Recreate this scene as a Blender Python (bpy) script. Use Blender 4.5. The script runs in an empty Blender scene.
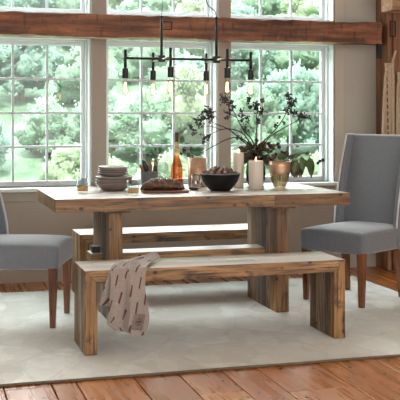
import bpy, bmesh, math, random
from mathutils import Vector, Matrix, noise
random.seed(7)
S = bpy.context.scene
C = S.collection
PI = math.pi
# ---------------------------------------------------------------- camera
FPX, TH, CAMH, HY = 965.65, .2821, 1.2591, 117.9
cd = bpy.data.cameras.new('camera'); cam = bpy.data.objects.new('camera', cd); C.objects.link(cam)
cam.location = (0, 0, CAMH); cam.rotation_euler = (PI/2, 0, -TH)
cd.sensor_width = 36; cd.lens = FPX*36/400; cd.shift_y = -(200-HY)/400
cd.clip_end = 400
cd.dof.use_dof = True; cd.dof.focus_distance = 6.0; cd.dof.aperture_fstop = 16
S.camera = cam
# ---------------------------------------------------------------- light
w = bpy.data.worlds.new('sky'); S.world = w; w.use_nodes = True
wn = w.node_tree.nodes; wl = w.node_tree.links
bg = wn['Background']
tc = wn.new('ShaderNodeTexCoord'); sp = wn.new('ShaderNodeSeparateXYZ'); cr = wn.new('ShaderNodeValToRGB')
wl.new(tc.outputs['Generated'], sp.inputs[0]); wl.new(sp.outputs['Z'], cr.inputs[0]); wl.new(cr.outputs[0], bg.inputs[0])
cr.color_ramp.elements[0].color = (1, .98, .94, 1); cr.color_ramp.elements[1].color = (.86, .94, 1, 1)
def wm(op, a, b, clamp=False):
    n_ = wn.new('ShaderNodeMath'); n_.operation = op; n_.use_clamp = clamp
    for i, q in enumerate((a, b)):
        if isinstance(q, (int, float)): n_.inputs[i].default_value = q
        else: wl.new(q, n_.inputs[i])
    return n_.outputs[0]
# unseen sky boost, added high on the window side to light the room
zz = wm('MULTIPLY', wm('SUBTRACT', sp.outputs['Z'], .28), 5.0, True); yy = wm('MULTIPLY', wm('ADD', sp.outputs['Y'], -.05), 3.0, True)
wl.new(wm('ADD', wm('MULTIPLY', wm('MULTIPLY', zz, yy), 9.0), 1.25), bg.inputs[1])
sd = bpy.data.lights.new('sun', 'SUN'); sd.energy = 3.6; sd.angle = .05; sd.color = (1, .96, .88)
sun = bpy.data.objects.new('sun', sd); C.objects.link(sun)
sun.rotation_euler = (math.radians(38), 0, math.radians(-25))
S.view_settings.view_transform = 'Standard'; S.view_settings.look = 'None'
S.view_settings.exposure = 1.3; S.view_settings.gamma = 1

# ---------------------------------------------------------------- helpers
cT, sT = math.cos(TH), math.sin(TH)
def at(px, py, Y):
    "the place on the upright plane at distance Y seen at a pixel"
    k = (px-200)/FPX; X = Y*(k*cT+sT)/(cT-k*sT); d = X*sT+Y*cT
    return Vector((X, Y, CAMH-(py-HY)*d/FPX))
def obj(name, bm, mat, parent=None, smooth=False, bevel=0, seg=2, sub=0, loc=None):
    me = bpy.data.meshes.new(name); bm.normal_update(); bm.to_mesh(me); bm.free()
    o = bpy.data.objects.new(name, me); C.objects.link(o)
    for m in (mat if isinstance(mat, (list, tuple)) else [mat]): me.materials.append(m)
    if smooth:
        for p in me.polygons: p.use_smooth = True
    if bevel:
        b = o.modifiers.new('bevel', 'BEVEL'); b.width = bevel; b.segments = seg; b.limit_method = 'ANGLE'
        b.harden_normals = False
    if sub:
        b = o.modifiers.new('sub', 'SUBSURF'); b.levels = sub; b.render_levels = sub
    if parent: o.parent = parent
    if loc: o.location = loc
    return o
def thing(name, label, cat, loc=(0, 0, 0), rz=0, group=None):
    o = bpy.data.objects.new(name, None); C.objects.link(o); o.empty_display_size = .1
    o.location = loc; o.rotation_euler = (0, 0, rz); o['label'] = label; o['category'] = cat
    if group: o['group'] = group
    return o
def tag(o, label, cat, group=None, kind=None):
    o['label'] = label; o['category'] = cat
    if group: o['group'] = group
    if kind: o['kind'] = kind
    return o
def struct(o):
    o['kind'] = 'structure'; return o
def dup(root, loc, rz, label=None):
    r = root.copy(); C.objects.link(r); r.location = loc; r.rotation_euler = (0, 0, rz)
    if label: r['label'] = label
    for ch in list(root.children):
        c = ch.copy(); C.objects.link(c); c.parent = r
        for g in list(ch.children):
            d = g.copy(); C.objects.link(d); d.parent = c
    return r
def box(bm, x0, x1, y0, y1, z0, z1):
    v = [bm.verts.new(p) for p in ((x0,y0,z0),(x1,y0,z0),(x1,y1,z0),(x0,y1,z0),(x0,y0,z1),(x1,y0,z1),(x1,y1,z1),(x0,y1,z1))]
    for f in ((0,3,2,1),(4,5,6,7),(0,1,5,4),(1,2,6,5),(2,3,7,6),(3,0,4,7)): bm.faces.new([v[i] for i in f])
    return v
def prism(bm, pts, y0, y1):
    "outline in x,z pushed from y0 to y1"
    a = [bm.verts.new((p[0], y0, p[1])) for p in pts]; b = [bm.verts.new((p[0], y1, p[1])) for p in pts]
    n = len(pts)
    f = [bm.faces.new(a), bm.faces.new(b[::-1])]
    for i in range(n): f.append(bm.faces.new((a[i], b[i], b[(i+1) % n], a[(i+1) % n])))
    bmesh.ops.recalc_face_normals(bm, faces=f)
def lathe(bm, prof, n=32, cx=0, cy=0, cz=0):
    rings = []
    for r, z in prof:
        if r < 1e-5: rings.append([bm.verts.new((cx, cy, cz+z))])
        else: rings.append([bm.verts.new((cx+r*math.cos(2*PI*i/n), cy+r*math.sin(2*PI*i/n), cz+z)) for i in range(n)])
    for a, b in zip(rings, rings[1:]):
        for i in range(n):
            j = (i+1) % n
            if len(a) == 1 and len(b) == 1: continue
            if len(a) == 1: bm.faces.new((a[0], b[j], b[i]))
            elif len(b) == 1: bm.faces.new((a[i], a[j], b[0]))
            else: bm.faces.new((a[i], a[j], b[j], b[i]))
    return bm
def L(prof, n=32, cz=0):
    bm = bmesh.new(); lathe(bm, prof, n, cz=cz); bmesh.ops.recalc_face_normals(bm, faces=bm.faces); return bm
def tube(bm, pts, r0, r1=None, n=8):
    pts = [Vector(p) for p in pts]; r1 = r0 if r1 is None else r1
    rings = []; N = len(pts); up = None
    for i, p in enumerate(pts):
        t = (pts[min(i+1, N-1)]-pts[max(i-1, 0)]).normalized()
        if up is None: up = t.orthogonal().normalized()
        up = (up-t*up.dot(t)).normalized(); s = t.cross(up)
        r = r0+(r1-r0)*i/max(1, N-1)
        rings.append([bm.verts.new(p+(up*math.cos(2*PI*k/n)+s*math.sin(2*PI*k/n))*r) for k in range(n)])
    for a, b in zip(rings, rings[1:]):
        for k in range(n): bm.faces.new((a[k], a[(k+1) % n], b[(k+1) % n], b[k]))
    bm.faces.new(rings[0][::-1]); bm.faces.new(rings[-1])
def smoothpath(pts, k=4):
    pts = [Vector(p) for p in pts]; out = []
    for i in range(len(pts)-1):
        p0 = pts[max(i-1, 0)]; p1 = pts[i]; p2 = pts[i+1]; p3 = pts[min(i+2, len(pts)-1)]
        for j in range(k):
            t = j/k
            out.append(.5*((2*p1)+(p2-p0)*t+(2*p0-5*p1+4*p2-p3)*t*t+(3*p1-p0-3*p2+p3)*t**3))
    out.append(pts[-1]); return out
def ball(bm, c, r, sub=1, sc=(1, 1, 1)):
    M = Matrix.Translation(c) @ Matrix.Diagonal((*sc, 1))
    bmesh.ops.create_icosphere(bm, subdivisions=sub, radius=r, matrix=M)

# ---------------------------------------------------------------- materials
def newmat(name):
    m = bpy.data.materials.new(name); m.use_nodes = True
    nt = m.node_tree; return m, nt, nt.nodes['Principled BSDF']
def ramp(nt, stops, fac=None):
    r = nt.nodes.new('ShaderNodeValToRGB'); e = r.color_ramp.elements
    while len(e) < len(stops): e.new(.5)
    for q, (p, c) in zip(e, stops): q.position = p; q.color = (*c, 1)
    if fac: nt.links.new(fac, r.inputs[0])
    return r
def mix(nt, fac, a, b, mode='MIX'):
    m = nt.nodes.new('ShaderNodeMix'); m.data_type = 'RGBA'; m.blend_type = mode
    for v, i in ((fac, 0), (a, 6), (b, 7)):
        if isinstance(v, (int, float)): m.inputs[i].default_value = v
        elif isinstance(v, tuple): m.inputs[i].default_value = (*v, 1)
        else: nt.links.new(v, m.inputs[i])
    return m.outputs[2]
def nz(nt, vec, scale, detail=4, rough=.55, dist=0):
    n = nt.nodes.new('ShaderNodeTexNoise'); n.inputs['Scale'].default_value = scale
    n.inputs['Detail'].default_value = detail; n.inputs['Roughness'].default_value = rough; n.inputs['Distortion'].default_value = dist
    if vec is not None: nt.links.new(vec, n.inputs['Vector'])
    return n.outputs['Fac']
def coord(nt, scale=(1, 1, 1), kind='Object', island=False):
    t = nt.nodes.new('ShaderNodeTexCoord'); mp = nt.nodes.new('ShaderNodeMapping'); mp.inputs['Scale'].default_value = scale
    nt.links.new(t.outputs[kind], mp.inputs['Vector'])
    if island:
        g = nt.nodes.new('ShaderNodeNewGeometry'); k = nt.nodes.new('ShaderNodeMath'); k.operation = 'MULTIPLY'; k.inputs[1].default_value = 37
        nt.links.new(g.outputs['Random Per Island'], k.inputs[0]); cb = nt.nodes.new('ShaderNodeCombineXYZ')
        for i in range(3): nt.links.new(k.outputs[0], cb.inputs[i])
        nt.links.new(cb.outputs[0], mp.inputs['Location']); return mp.outputs[0], g.outputs['Random Per Island']
    return mp.outputs[0]
def bump(nt, b, h, st=.3, dist=.002):
    n = nt.nodes.new('ShaderNodeBump'); n.inputs['Strength'].default_value = st; n.inputs['Distance'].default_value = dist
    nt.links.new(h, n.inputs['Height']); nt.links.new(n.outputs[0], b.inputs['Normal'])
def plain(name, col, rough=.5, metal=0, var=0, scale=20, bmp=0, spec=.5, sheen=0):
    m, nt, b = newmat(name)
    b.inputs['Roughness'].default_value = rough; b.inputs['Metallic'].default_value = metal
    b.inputs['Specular IOR Level'].default_value = spec
    if sheen: b.inputs['Sheen Weight'].default_value = sheen
    v = coord(nt); n = nz(nt, v, scale, 4)
    lo = tuple(max(0, x*(1-var)) for x in col); hi = tuple(min(1, x*(1+var)) for x in col)
    nt.links.new(ramp(nt, [(.3, lo), (.7, hi)], n).outputs[0], b.inputs['Base Color'])
    if bmp: bump(nt, b, n, bmp)
    return m
def wood(name, axis, tones, rough=.45, holes=True, grain=1., spec=.5, coat=0, contrast=.5, patch=(.45, .38, .31), dist=.4, dk=(.36, .31, .27), lt=(1.5, 1.46, 1.4)):
    m, nt, b = newmat(name)
    sc = [48*grain]*3; sc[axis] = 3.0*grain
    v, rnd = coord(nt, tuple(sc), island=True)
    n1 = nz(nt, v, 1.0, 5, .6, dist)
    sc2 = [6]*3; sc2[axis] = .9
    v2, _ = coord(nt, tuple(sc2), island=True)
    n2 = nz(nt, v2, 1.0, 4, .6, .3)
    base = ramp(nt, tones, rnd).outputs[0]
    dark = mix(nt, 1.0, base, dk, 'MULTIPLY')
    light = mix(nt, 1.0, base, lt, 'MULTIPLY')
    g = ramp(nt, [(.5-.22*contrast/.5, (0, 0, 0)), (.5+.22*contrast/.5, (1, 1, 1))], n1).outputs[0]
    c1 = mix(nt, g, dark, light)
    c2 = mix(nt, ramp(nt, [(.38, (1, 1, 1)), (.6, (0, 0, 0))], n2).outputs[0], c1, mix(nt, 1, c1, patch, 'MULTIPLY'))
    out = c2
    if holes and dist:
        sck = [85]*3; sck[axis] = 3.5
        vk, _ = coord(nt, tuple(sck), island=True)
        out = mix(nt, ramp(nt, [(.56, (0, 0, 0)), (.64, (1, 1, 1))], nz(nt, vk, 1.0, 3, .5)).outputs[0], c2, mix(nt, 1, c2, (.30, .25, .2), 'MULTIPLY'))
        scb = [14]*3; scb[axis] = 7
        vb, _ = coord(nt, tuple(scb), island=True)
        out = mix(nt, ramp(nt, [(.58, (0, 0, 0)), (.66, (1, 1, 1))], nz(nt, vb, 1.0, 4, .6)).outputs[0], out, mix(nt, 1, out, (.42, .36, .3), 'MULTIPLY'))
        c2 = out
    if holes:
        sc3 = [9]*3; sc3[axis] = 6
        v3, _ = coord(nt, tuple(sc3), island=True)
        vo = nt.nodes.new('ShaderNodeTexVoronoi'); vo.inputs['Scale'].default_value = 1.5; nt.links.new(v3, vo.inputs['Vector'])
        hole = ramp(nt, [(.10, (1, 1, 1)), (.16, (0, 0, 0))], vo.outputs['Distance']).outputs[0]
        out = mix(nt, hole, c2, (.018, .012, .008))
    nt.links.new(out, b.inputs['Base Color'])
    rr = ramp(nt, [(.3, (rough-.1,)*3), (.7, (rough+.12,)*3)], n1).outputs[0]
    nt.links.new(rr, b.inputs['Roughness']); b.inputs['Specular IOR Level'].default_value = spec
    b.inputs['Coat Weight'].default_value = coat; b.inputs['Coat Roughness'].default_value = .3
    bump(nt, b, n1, .35, .0015)
    return m
def clear(name, tint=(1, 1, 1), rough=.02, tr=.93, refl=None):
    m, nt, b = newmat(name); nt.nodes.remove(b)
    t = nt.nodes.new('ShaderNodeBsdfTransparent'); t.inputs[0].default_value = (*[x*tr for x in tint], 1)
    g = nt.nodes.new('ShaderNodeBsdfGlossy'); g.inputs['Roughness'].default_value = rough
    lw = nt.nodes.new('ShaderNodeLayerWeight'); lw.inputs[0].default_value = .5
    pw = nt.nodes.new('ShaderNodeMath'); pw.operation = 'POWER'; nt.links.new(lw.outputs['Facing'], pw.inputs[0]); pw.inputs[1].default_value = 4
    f = nt.nodes.new('ShaderNodeMath'); f.operation = 'MULTIPLY_ADD'; nt.links.new(pw.outputs[0], f.inputs[0]); f.inputs[1].default_value = .7; f.inputs[2].default_value = .035
    mx = nt.nodes.new('ShaderNodeMixShader'); nt.links.new(f.outputs[0], mx.inputs[0])
    nt.links.new(t.outputs[0], mx.inputs[1]); nt.links.new(g.outputs[0], mx.inputs[2])
    nt.links.new(mx.outputs[0], nt.nodes['Material Output'].inputs[0]); return m
def glow(name, col, st):
    m, nt, b = newmat(name); b.inputs['Base Color'].default_value = (*col, 1)
    b.inputs['Emission Color'].default_value = (*col, 1); b.inputs['Emission Strength'].default_value = st; return m

RT = [(0, (.21, .11, .042)), (.25, (.33, .19, .078)), (.5, (.24, .135, .058)), (.75, (.36, .21, .09)), (1, (.27, .165, .08))]
RM = [(0, (.035, .022, .014)), (.18, (.40, .32, .24)), (.36, (.22, .11, .045)), (.55, (.38, .26, .14)), (.72, (.10, .075, .06)), (.86, (.30, .16, .07)), (1, (.22, .17, .13))]
RW = [(0, (.29, .15, .052)), (.5, (.36, .20, .078)), (1, (.26, .14, .052))]
M_wx = wood('reclaimed wood along', 0, RT, .42, grain=1.2, contrast=.4)
M_wz = wood('reclaimed wood upright', 2, RM, .5, grain=1.2, contrast=.4)
M_wzw = wood('reclaimed wood upright warm', 2, RW, .45, contrast=.5)
M_wy = wood('reclaimed wood across', 1, RT, .45)
M_top = wood('reclaimed wood glare-lightened top', 0, [(0, (.60, .52, .47)), (.5, (.72, .65, .60)), (1, (.50, .44, .41))], .42, holes=False, spec=.6, contrast=1.0, coat=.8, patch=(.75, .72, .7))  # upward faces: window glare put into a lighter base colour
M_beam = wood('old beam timber', 0, [(0, (.29, .115, .055)), (1, (.34, .14, .07))], .6, holes=False, grain=.5, contrast=.4, patch=(.4, .33, .28))
M_post = wood('old post timber', 2, [(0, (.30, .14, .075)), (1, (.36, .18, .10))], .55, holes=False, grain=.6)
M_floor = wood('pine floor boards', 1, [(0, (.35, .11, .024)), (.3, (.52, .20, .048)), (.6, (.40, .135, .03)), (1, (.56, .24, .065))], .28, holes=True, grain=.45, spec=.6, contrast=.9, coat=.25, patch=(.86, .8, .74), dist=0, dk=(.8, .74, .68), lt=(1.08, 1.06, 1.04))
M_leg = wood('walnut stained chair leg', 2, [(0, (.17, .065, .03)), (1, (.22, .085, .04))], .35, holes=False)
M_board = wood('cutting board wood', 0, [(0, (.20, .075, .035)), (1, (.24, .09, .04))], .4, holes=False)
M_wall = plain('taupe wall paint', (.37, .325, .28), .7, var=.03, scale=3)
M_wall2 = plain('pale grey wall paint', (.47, .45, .40), .7, var=.03, scale=3)
M_ceil = plain('white plaster', (.75, .74, .71), .8, var=.02)
M_white = plain('white window paint', (.68, .72, .73), .35, var=.02)
M_munt = plain('grey white muntin paint', (.50, .55, .57), .4, var=.02)
M_pane = clear('window glass', (.97, 1, .99), .01, .96)
M_black = plain('black metal', (.012, .012, .013), .45, metal=.3, var=.1)
M_brass = plain('dull silver rod', (.45, .42, .36), .3, metal=1, var=.1)

# ---------------------------------------------------------------- floor, ceiling, walls
XL, XR, YF, YB = -1.9, 5.3, -.6, 7.45
gaps = [.374, .595, .714, .995, 1.218, 1.44, 1.624, 1.952, 2.277]
while gaps[0] > XL: gaps.insert(0, gaps[0]-random.choice((.16, .21, .27)))
while gaps[-1] < XR: gaps.append(gaps[-1]+random.choice((.2, .27, .33)))
bm = bmesh.new()
for a, b in zip(gaps, gaps[1:]):
    y = YF-random.random()*1.5
    while y < YB+.2:
        y2 = y+random.uniform(2.2, 4.5)
        if y < 4.55 < y2 or True: box(bm, a+.003, b-.003, y+.001, min(y2, YB+.2)-.001, -.03, 0)
        y = y2
struct(obj('floor', bm, M_floor, bevel=.003, seg=2))
bm = bmesh.new(); box(bm, XL-.2, XR+.2, YF-1.6, YB+.3, -.08, -.031)
struct(obj('floor', bm, plain('dark subfloor', (.02, .012, .008), .9)))
bm = bmesh.new(); box(bm, XL-.2, XR+.2, YF, YB+.35, 3.5, 3.65); struct(obj('ceiling', bm, M_ceil))
bm = bmesh.new(); box(bm, XL-.2, XL, YF, YB+.3, 0, 3.5); struct(obj('wall_left', bm, M_wall2))
bm = bmesh.new(); box(bm, XR, XR+.2, YF, YB+.3, 0, 3.5); struct(obj('wall_right', bm, M_wall2))
# back wall, split round the openings
OP = [(-1.66, -.755), (-.645, .26), (.37, 1.272), (1.385, 2.298), (2.40, 3.318)]
Z0, Z1, Z2, Z3 = .715, 1.88, 2.06, 3.22
bm = bmesh.new()
YW = 7.66
box(bm, XL, XR, YB, YW, 0, Z0); box(bm, XL, XR, YB, YW, Z1, Z2); box(bm, XL, XR, YB, YW, Z3, 3.5)
xs = [XL]+[q for o_ in OP for q in o_]+[XR]
for a, b in zip(xs[::2], xs[1::2]):
    for z0, z1 in ((Z0, Z1), (Z2, Z3)): box(bm, a, b, YB, YW, z0, z1)
struct(obj('wall_back', bm, M_wall))
# piers between the windows stand a little proud
n = 1
for a, b in ((-.755, -.645), (.26, .37), (1.272, 1.388), (2.298, 2.405)):
    bm = bmesh.new(); box(bm, a, b, 7.40, YB-.001, Z0+.045, 3.5); struct(obj('trim_%d' % n, bm, M_wall, bevel=.003)); n += 1
bm = bmesh.new(); box(bm, 3.326, 3.415, 7.43, YB-.001, .12, 3.5); struct(obj('trim_%d' % n, bm, plain('pale stone paint', (.50, .46, .40), .6), bevel=.003)); n += 1
bm = bmesh.new(); box(bm, 3.42, XR, 7.442, YB-.001, .12, 3.5); struct(obj('trim_%d' % n, bm, M_wall2)); n += 1
bm = bmesh.new(); box(bm, XL, XR, 7.435, YB-.001, 0, .115); struct(obj('baseboard_back', bm, plain('baseboard paint', (.44, .385, .33), .5), bevel=.004))
# windows
def window(i, x0, x1, z0, z1, rows):
    bm = bmesh.new()   # reveal lining
    t = .012
    box(bm, x0, x0+t, 7.425, 7.65, z0, z1); box(bm, x1-t, x1, 7.425, 7.65, z0, z1)
    box(bm, x0, x1, 7.425, 7.65, z1-t, z1); box(bm, x0, x1, 7.425, 7.65, z0, z0+t)
    # stepped stops
    box(bm, x0+t, x0+t+.014, 7.52, 7.64, z0, z1); box(bm, x1-t-.014, x1-t, 7.52, 7.64, z0, z1); box(bm, x0, x1, 7.52, 7.64, z1-t-.014, z1-t)
    fr = struct(obj('window_%d' % i, bm, M_white, bevel=.002))
    a, b, c, d = x0+t+.014, x1-t-.014, z0+t, z1-t-.014
    e = .028
    bm = bmesh.new()
    box(bm, a, a+e, 7.57, 7.61, c, d); box(bm, b-e, b, 7.57, 7.61, c, d); box(bm, a+e, b-e, 7.57, 7.61, d-e, d); box(bm, a+e, b-e, 7.57, 7.61, c, c+.042)
    obj('sash', bm, M_white, fr, bevel=.003)
    bm = bmesh.new()
    gx0, gx1, gz0, gz1 = a+e, b-e, c+.042, d-e
    for k in (1, 2):
        x = gx0+(gx1-gx0)*k/3; box(bm, x-.009, x+.009, 7.575, 7.605, gz0, gz1)
    for k in range(1, rows):
        z = gz0+(gz1-gz0)*k/rows; box(bm, gx0, gx1, 7.578, 7.602, z-.009, z+.009)
    obj('muntin', bm, M_munt, fr, bevel=.002)
    bm = bmesh.new(); box(bm, gx0, gx1, 7.588, 7.592, gz0, gz1); obj('pane', bm, M_pane, fr)
for i, (a, b) in enumerate(OP): window(i+1, a, b, Z0, Z1, 4)
for i, (a, b) in enumerate(OP): window(i+6, a, b, Z2, Z3, 4)
bm = bmesh.new(); box(bm, XL, 3.34, 7.36, 7.56, .699, .727); struct(obj('trim_%d' % n, bm, M_white, bevel=.006)); n += 1
bm = bmesh.new(); box(bm, XL, 3.33, 7.432, YB-.001, .62, .699); struct(obj('trim_%d' % n, bm, M_wall, bevel=.004)); n += 1
# ceiling beam along the window wall
bm = bmesh.new()
NX = 150
X0b, X1b = XL, 3.615
def hew(x, k): return .008*noise.noise((x*3, k*7.3, 0))+.007*noise.noise((x*11, k*3.1, 2))+.003*noise.noise((x*40, k, 5))
rings = []
for i in range(NX+1):
    x = X0b+(X1b-X0b)*i/NX
    pr = []
    for k, (y, z) in enumerate(((7.15, 1.865), (7.15, 1.95), (7.15, 2.033), (7.26, 2.036), (7.395, 2.035), (7.395, 1.95), (7.395, 1.868), (7.26, 1.862))):
        pr.append(bm.verts.new((x, y+hew(x, k), z+hew(x, k+11)*(1.3 if k in (0, 2) else .8))))
    rings.append(pr)
for a, b in zip(rings, rings[1:]):
    for k in range(8): bm.faces.new((a[k], a[(k+1) % 8], b[(k+1) % 8], b[k]))
for k in (3, 4, 5, 6, 7): rings[-1][k].co.x += .085
bm.faces.new(rings[0]); bm.faces.new(rings[-1][::-1]); bmesh.ops.recalc_face_normals(bm, faces=bm.faces)
be = thing('ceiling_beam', 'long hand-hewn dark brown timber beam running above the lower windows', 'beam', (0, 0, 0))

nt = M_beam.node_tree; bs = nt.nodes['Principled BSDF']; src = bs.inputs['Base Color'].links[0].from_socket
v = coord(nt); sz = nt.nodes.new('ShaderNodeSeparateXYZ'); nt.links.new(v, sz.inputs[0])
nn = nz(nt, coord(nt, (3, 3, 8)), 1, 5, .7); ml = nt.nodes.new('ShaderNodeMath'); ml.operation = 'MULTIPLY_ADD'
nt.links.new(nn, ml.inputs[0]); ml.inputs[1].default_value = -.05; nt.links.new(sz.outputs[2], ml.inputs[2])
paled = ramp(nt, [(.0, (1, 1, 1)), (.5, (0, 0, 0))], None); mr = nt.nodes.new('ShaderNodeMapRange'); nt.links.new(ml.outputs[0], mr.inputs[0])  # mask for a pale, noise-edged strip along the beam's lower edge
mr.inputs[1].default_value = 1.835; mr.inputs[2].default_value = 1.85; nt.links.new(mr.outputs[0], paled.inputs[0])
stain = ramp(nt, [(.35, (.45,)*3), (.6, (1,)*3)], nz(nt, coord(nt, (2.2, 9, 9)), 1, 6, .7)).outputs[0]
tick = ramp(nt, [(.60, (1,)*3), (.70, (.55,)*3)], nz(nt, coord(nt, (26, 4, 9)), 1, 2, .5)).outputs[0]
nt.links.new(mix(nt, paled.outputs[0], mix(nt, 1.0, mix(nt, 1.0, src, stain, 'MULTIPLY'), tick, 'MULTIPLY'), (.50, .38, .22)), bs.inputs['Base Color'])
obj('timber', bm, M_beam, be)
bm = bmesh.new()
p = at(166.5, 26, 7.14)
for (dx0, dx1, dz0, dz1) in ((-.045, .045, .028, .034), (-.045, .045, -.03, -.024), (-.045, -.039, -.03, .034), (.039, .045, -.03, .034)):
    box(bm, p.x+dx0, p.x+dx1, 7.138, 7.152, p.z+dz0, p.z+dz1)
obj('mortise_outline', bm, plain('dark gap', (.01, .006, .004), .9), be)
# timber post at the right with its side timber
po = thing('timber_post', 'broad reddish-brown timber post at the right where the beam ends', 'post', (0, 0, 0))
bm = bmesh.new(); box(bm, 3.705, 3.745, 7.22, 7.44, 0, 3.5); box(bm, 3.748, 4.1, 7.2, 7.44, 0, 3.5)
obj('post_timber', bm, M_post, po, bevel=.008)
a = at(379.3, 44, 7.14); b = at(381.5, 58, 7.14)
bm = bmesh.new(); box(bm, a.x+.012, b.x+.03, 7.19, 7.219, b.z, a.z+.01); obj('iron_strap', bm, M_black, po)
bm = bmesh.new()
a = at(390.5, 22, 7.17)
for (x0, x1, z0, z1) in ((0, .005, -.12, .01), (.045, .05, -.12, .01), (0, .05, .005, .01), (0, .05, -.12, -.115)):
    box(bm, a.x+x0, a.x+x1, 7.172, 7.185, a.z+z0, a.z+z1)
obj('mortise_outline', bm, bpy.data.materials['dark gap'], po)
a = at(385, 12, 7.1)
bm = bmesh.new(); prism(bm, [(a.x, a.z), (a.x, a.z+.26), (a.x+.8, a.z+.31), (a.x+.8, a.z+.02)], 6.98, 7.175)
tag(obj('cross_timber', bm, wood('pale timber', 0, [(0, (.55, .35, .21)), (1, (.60, .40, .26))], .55, holes=False, grain=.6), bevel=.01),
    'pale tan timber crossing the top of the reddish post', 'beam')

# ---------------------------------------------------------------- outside: hillside with trees
def hz(x, y): return -9+max(0, (y-60))*.36+3*noise.noise((x*.02, y*.02, 1))
bm = bmesh.new()
G = 44
vs = [[bm.verts.new((-120+i*8, 11+j*7.5, hz(-120+i*8, 11+j*7.5))) for i in range(G+1)] for j in range(G+1)]
for j in range(G):
    for i in range(G): bm.faces.new((vs[j][i], vs[j][i+1], vs[j+1][i+1], vs[j+1][i]))
struct(obj('ground', bm, plain('green undergrowth', (.12, .20, .12), .9, var=.3, scale=.5), smooth=True))
def hazed_leafmat(name, a, b, c):
    m, nt, bs = newmat(name); v = coord(nt)
    n = nz(nt, v, 3.0, 9, .8)
    nt.links.new(ramp(nt, [(.3, a), (.5, b), (.7, c)], n).outputs[0], bs.inputs['Base Color'])
    bs.inputs['Roughness'].default_value = .8; bs.inputs['Specular IOR Level'].default_value = .2
    tl = nt.nodes.new('ShaderNodeBsdfTranslucent'); nt.links.new(bs.inputs['Base Color'].links[0].from_socket, tl.inputs[0])
    ms = nt.nodes.new('ShaderNodeMixShader'); ms.inputs[0].default_value = .5; nt.links.new(bs.outputs[0], ms.inputs[1]); nt.links.new(tl.outputs[0], ms.inputs[2])
    nt.links.new(ms.outputs[0], nt.nodes['Material Output'].inputs[0])
    return m
LM = [hazed_leafmat('blue green foliage', (.22, .36, .29), (.30, .45, .37), (.39, .53, .44)),
      hazed_leafmat('mid green foliage', (.25, .39, .28), (.33, .48, .35), (.41, .55, .42)),
      hazed_leafmat('pale yellow green foliage', (.31, .42, .26), (.39, .49, .33), (.46, .55, .40))]  # haze is painted in: leaf colours paled, contrast kept low
def crown(seed):
    rr = random.Random(seed); bm = bmesh.new()
    for k in range(38):
        a = rr.uniform(0, 2*PI); r = 1.95*rr.random()**.6; z = rr.uniform(-1.2, 1.9)
        q = 1-abs(z)/3.2
        ball(bm, (r*q*math.cos(a), r*q*math.sin(a), z), rr.uniform(.42, .8), 3)
    for v in bm.verts:
        d = noise.noise(v.co*1.4+Vector((seed*9, 0, 0)))*.4+noise.noise(v.co*4.5)*.42+noise.noise(v.co*9)*.24
        v.co += v.normal*d if v.normal.length else Vector()
    src = list(bm.verts); bm.normal_update()
    for k in range(6500):
        v = rr.choice(src); p = v.co+v.normal*rr.uniform(-.05, .22)
        a = Vector((rr.gauss(0, 1), rr.gauss(0, 1), rr.gauss(0, 1))).normalized(); b = a.orthogonal().normalized(); r = rr.uniform(.06, .15)
        bm.faces.new([bm.verts.new(p+a*r), bm.verts.new(p+b*r*.6), bm.verts.new(p-a*r), bm.verts.new(p-b*r*.6)])
    return bm
protos = []
for k in range(3):
    names = ['dense blue-green tree on the hazy hillside beyond the windows', 'leafy mid-green tree on the hazy hillside beyond the windows', 'pale yellow-green bushy tree low on the hillside beyond the windows']
    t = thing('tree', names[k], 'tree', (0, 0, 0), 0, ['blue-green hillside trees', 'mid-green hillside trees', 'pale yellow-green hillside trees'][k])
    bmc = crown(k+1); bmc.normal_update()
    cobj = obj('crown', bmc, LM[k], t, smooth=True, loc=(0, 0, 2.3))
    bm = bmesh.new(); tube(bm, [(0, 0, -1.5), (.05, 0, 1), (.1, .05, 2.6)], .22, .12); obj('trunk', bm, plain('bark', (.2, .16, .12), .9, var=.3), t)
    protos.append(t)
used = [False]*3
rr = random.Random(3)
for row, (Y, nx, sc) in enumerate(((52, 9, .8), (66, 13, 1.0), (80, 14, 1.15), (94, 14, 1.3), (108, 14, 1.45), (123, 14, 1.6), (139, 14, 1.8), (157, 14, 2.0), (178, 14, 2.25), (204, 13, 2.6), (235, 12, 3.0))):
    for i in range(nx):
        u = -.20+.80*(i+.5+rr.uniform(-.3, .3))/nx
        y = Y+rr.uniform(-5, 5); x = y*u
        k = 2 if (row < 2 and rr.random() < .75) else rr.choice((0, 0, 1, 1, 2) if row > 1 else (0, 1, 2))
        s = sc*rr.uniform(.9, 1.35)
        if not used[k]: t = protos[k]; used[k] = True; t.location = (x, y, hz(x, y)-.3); t.rotation_euler.z = rr.uniform(0, 6)
        else: t = dup(protos[k], (x, y, hz(x, y)-.3), rr.uniform(0, 6))
        t.scale = (s, s, s*rr.uniform(.85, 1.05))

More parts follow.
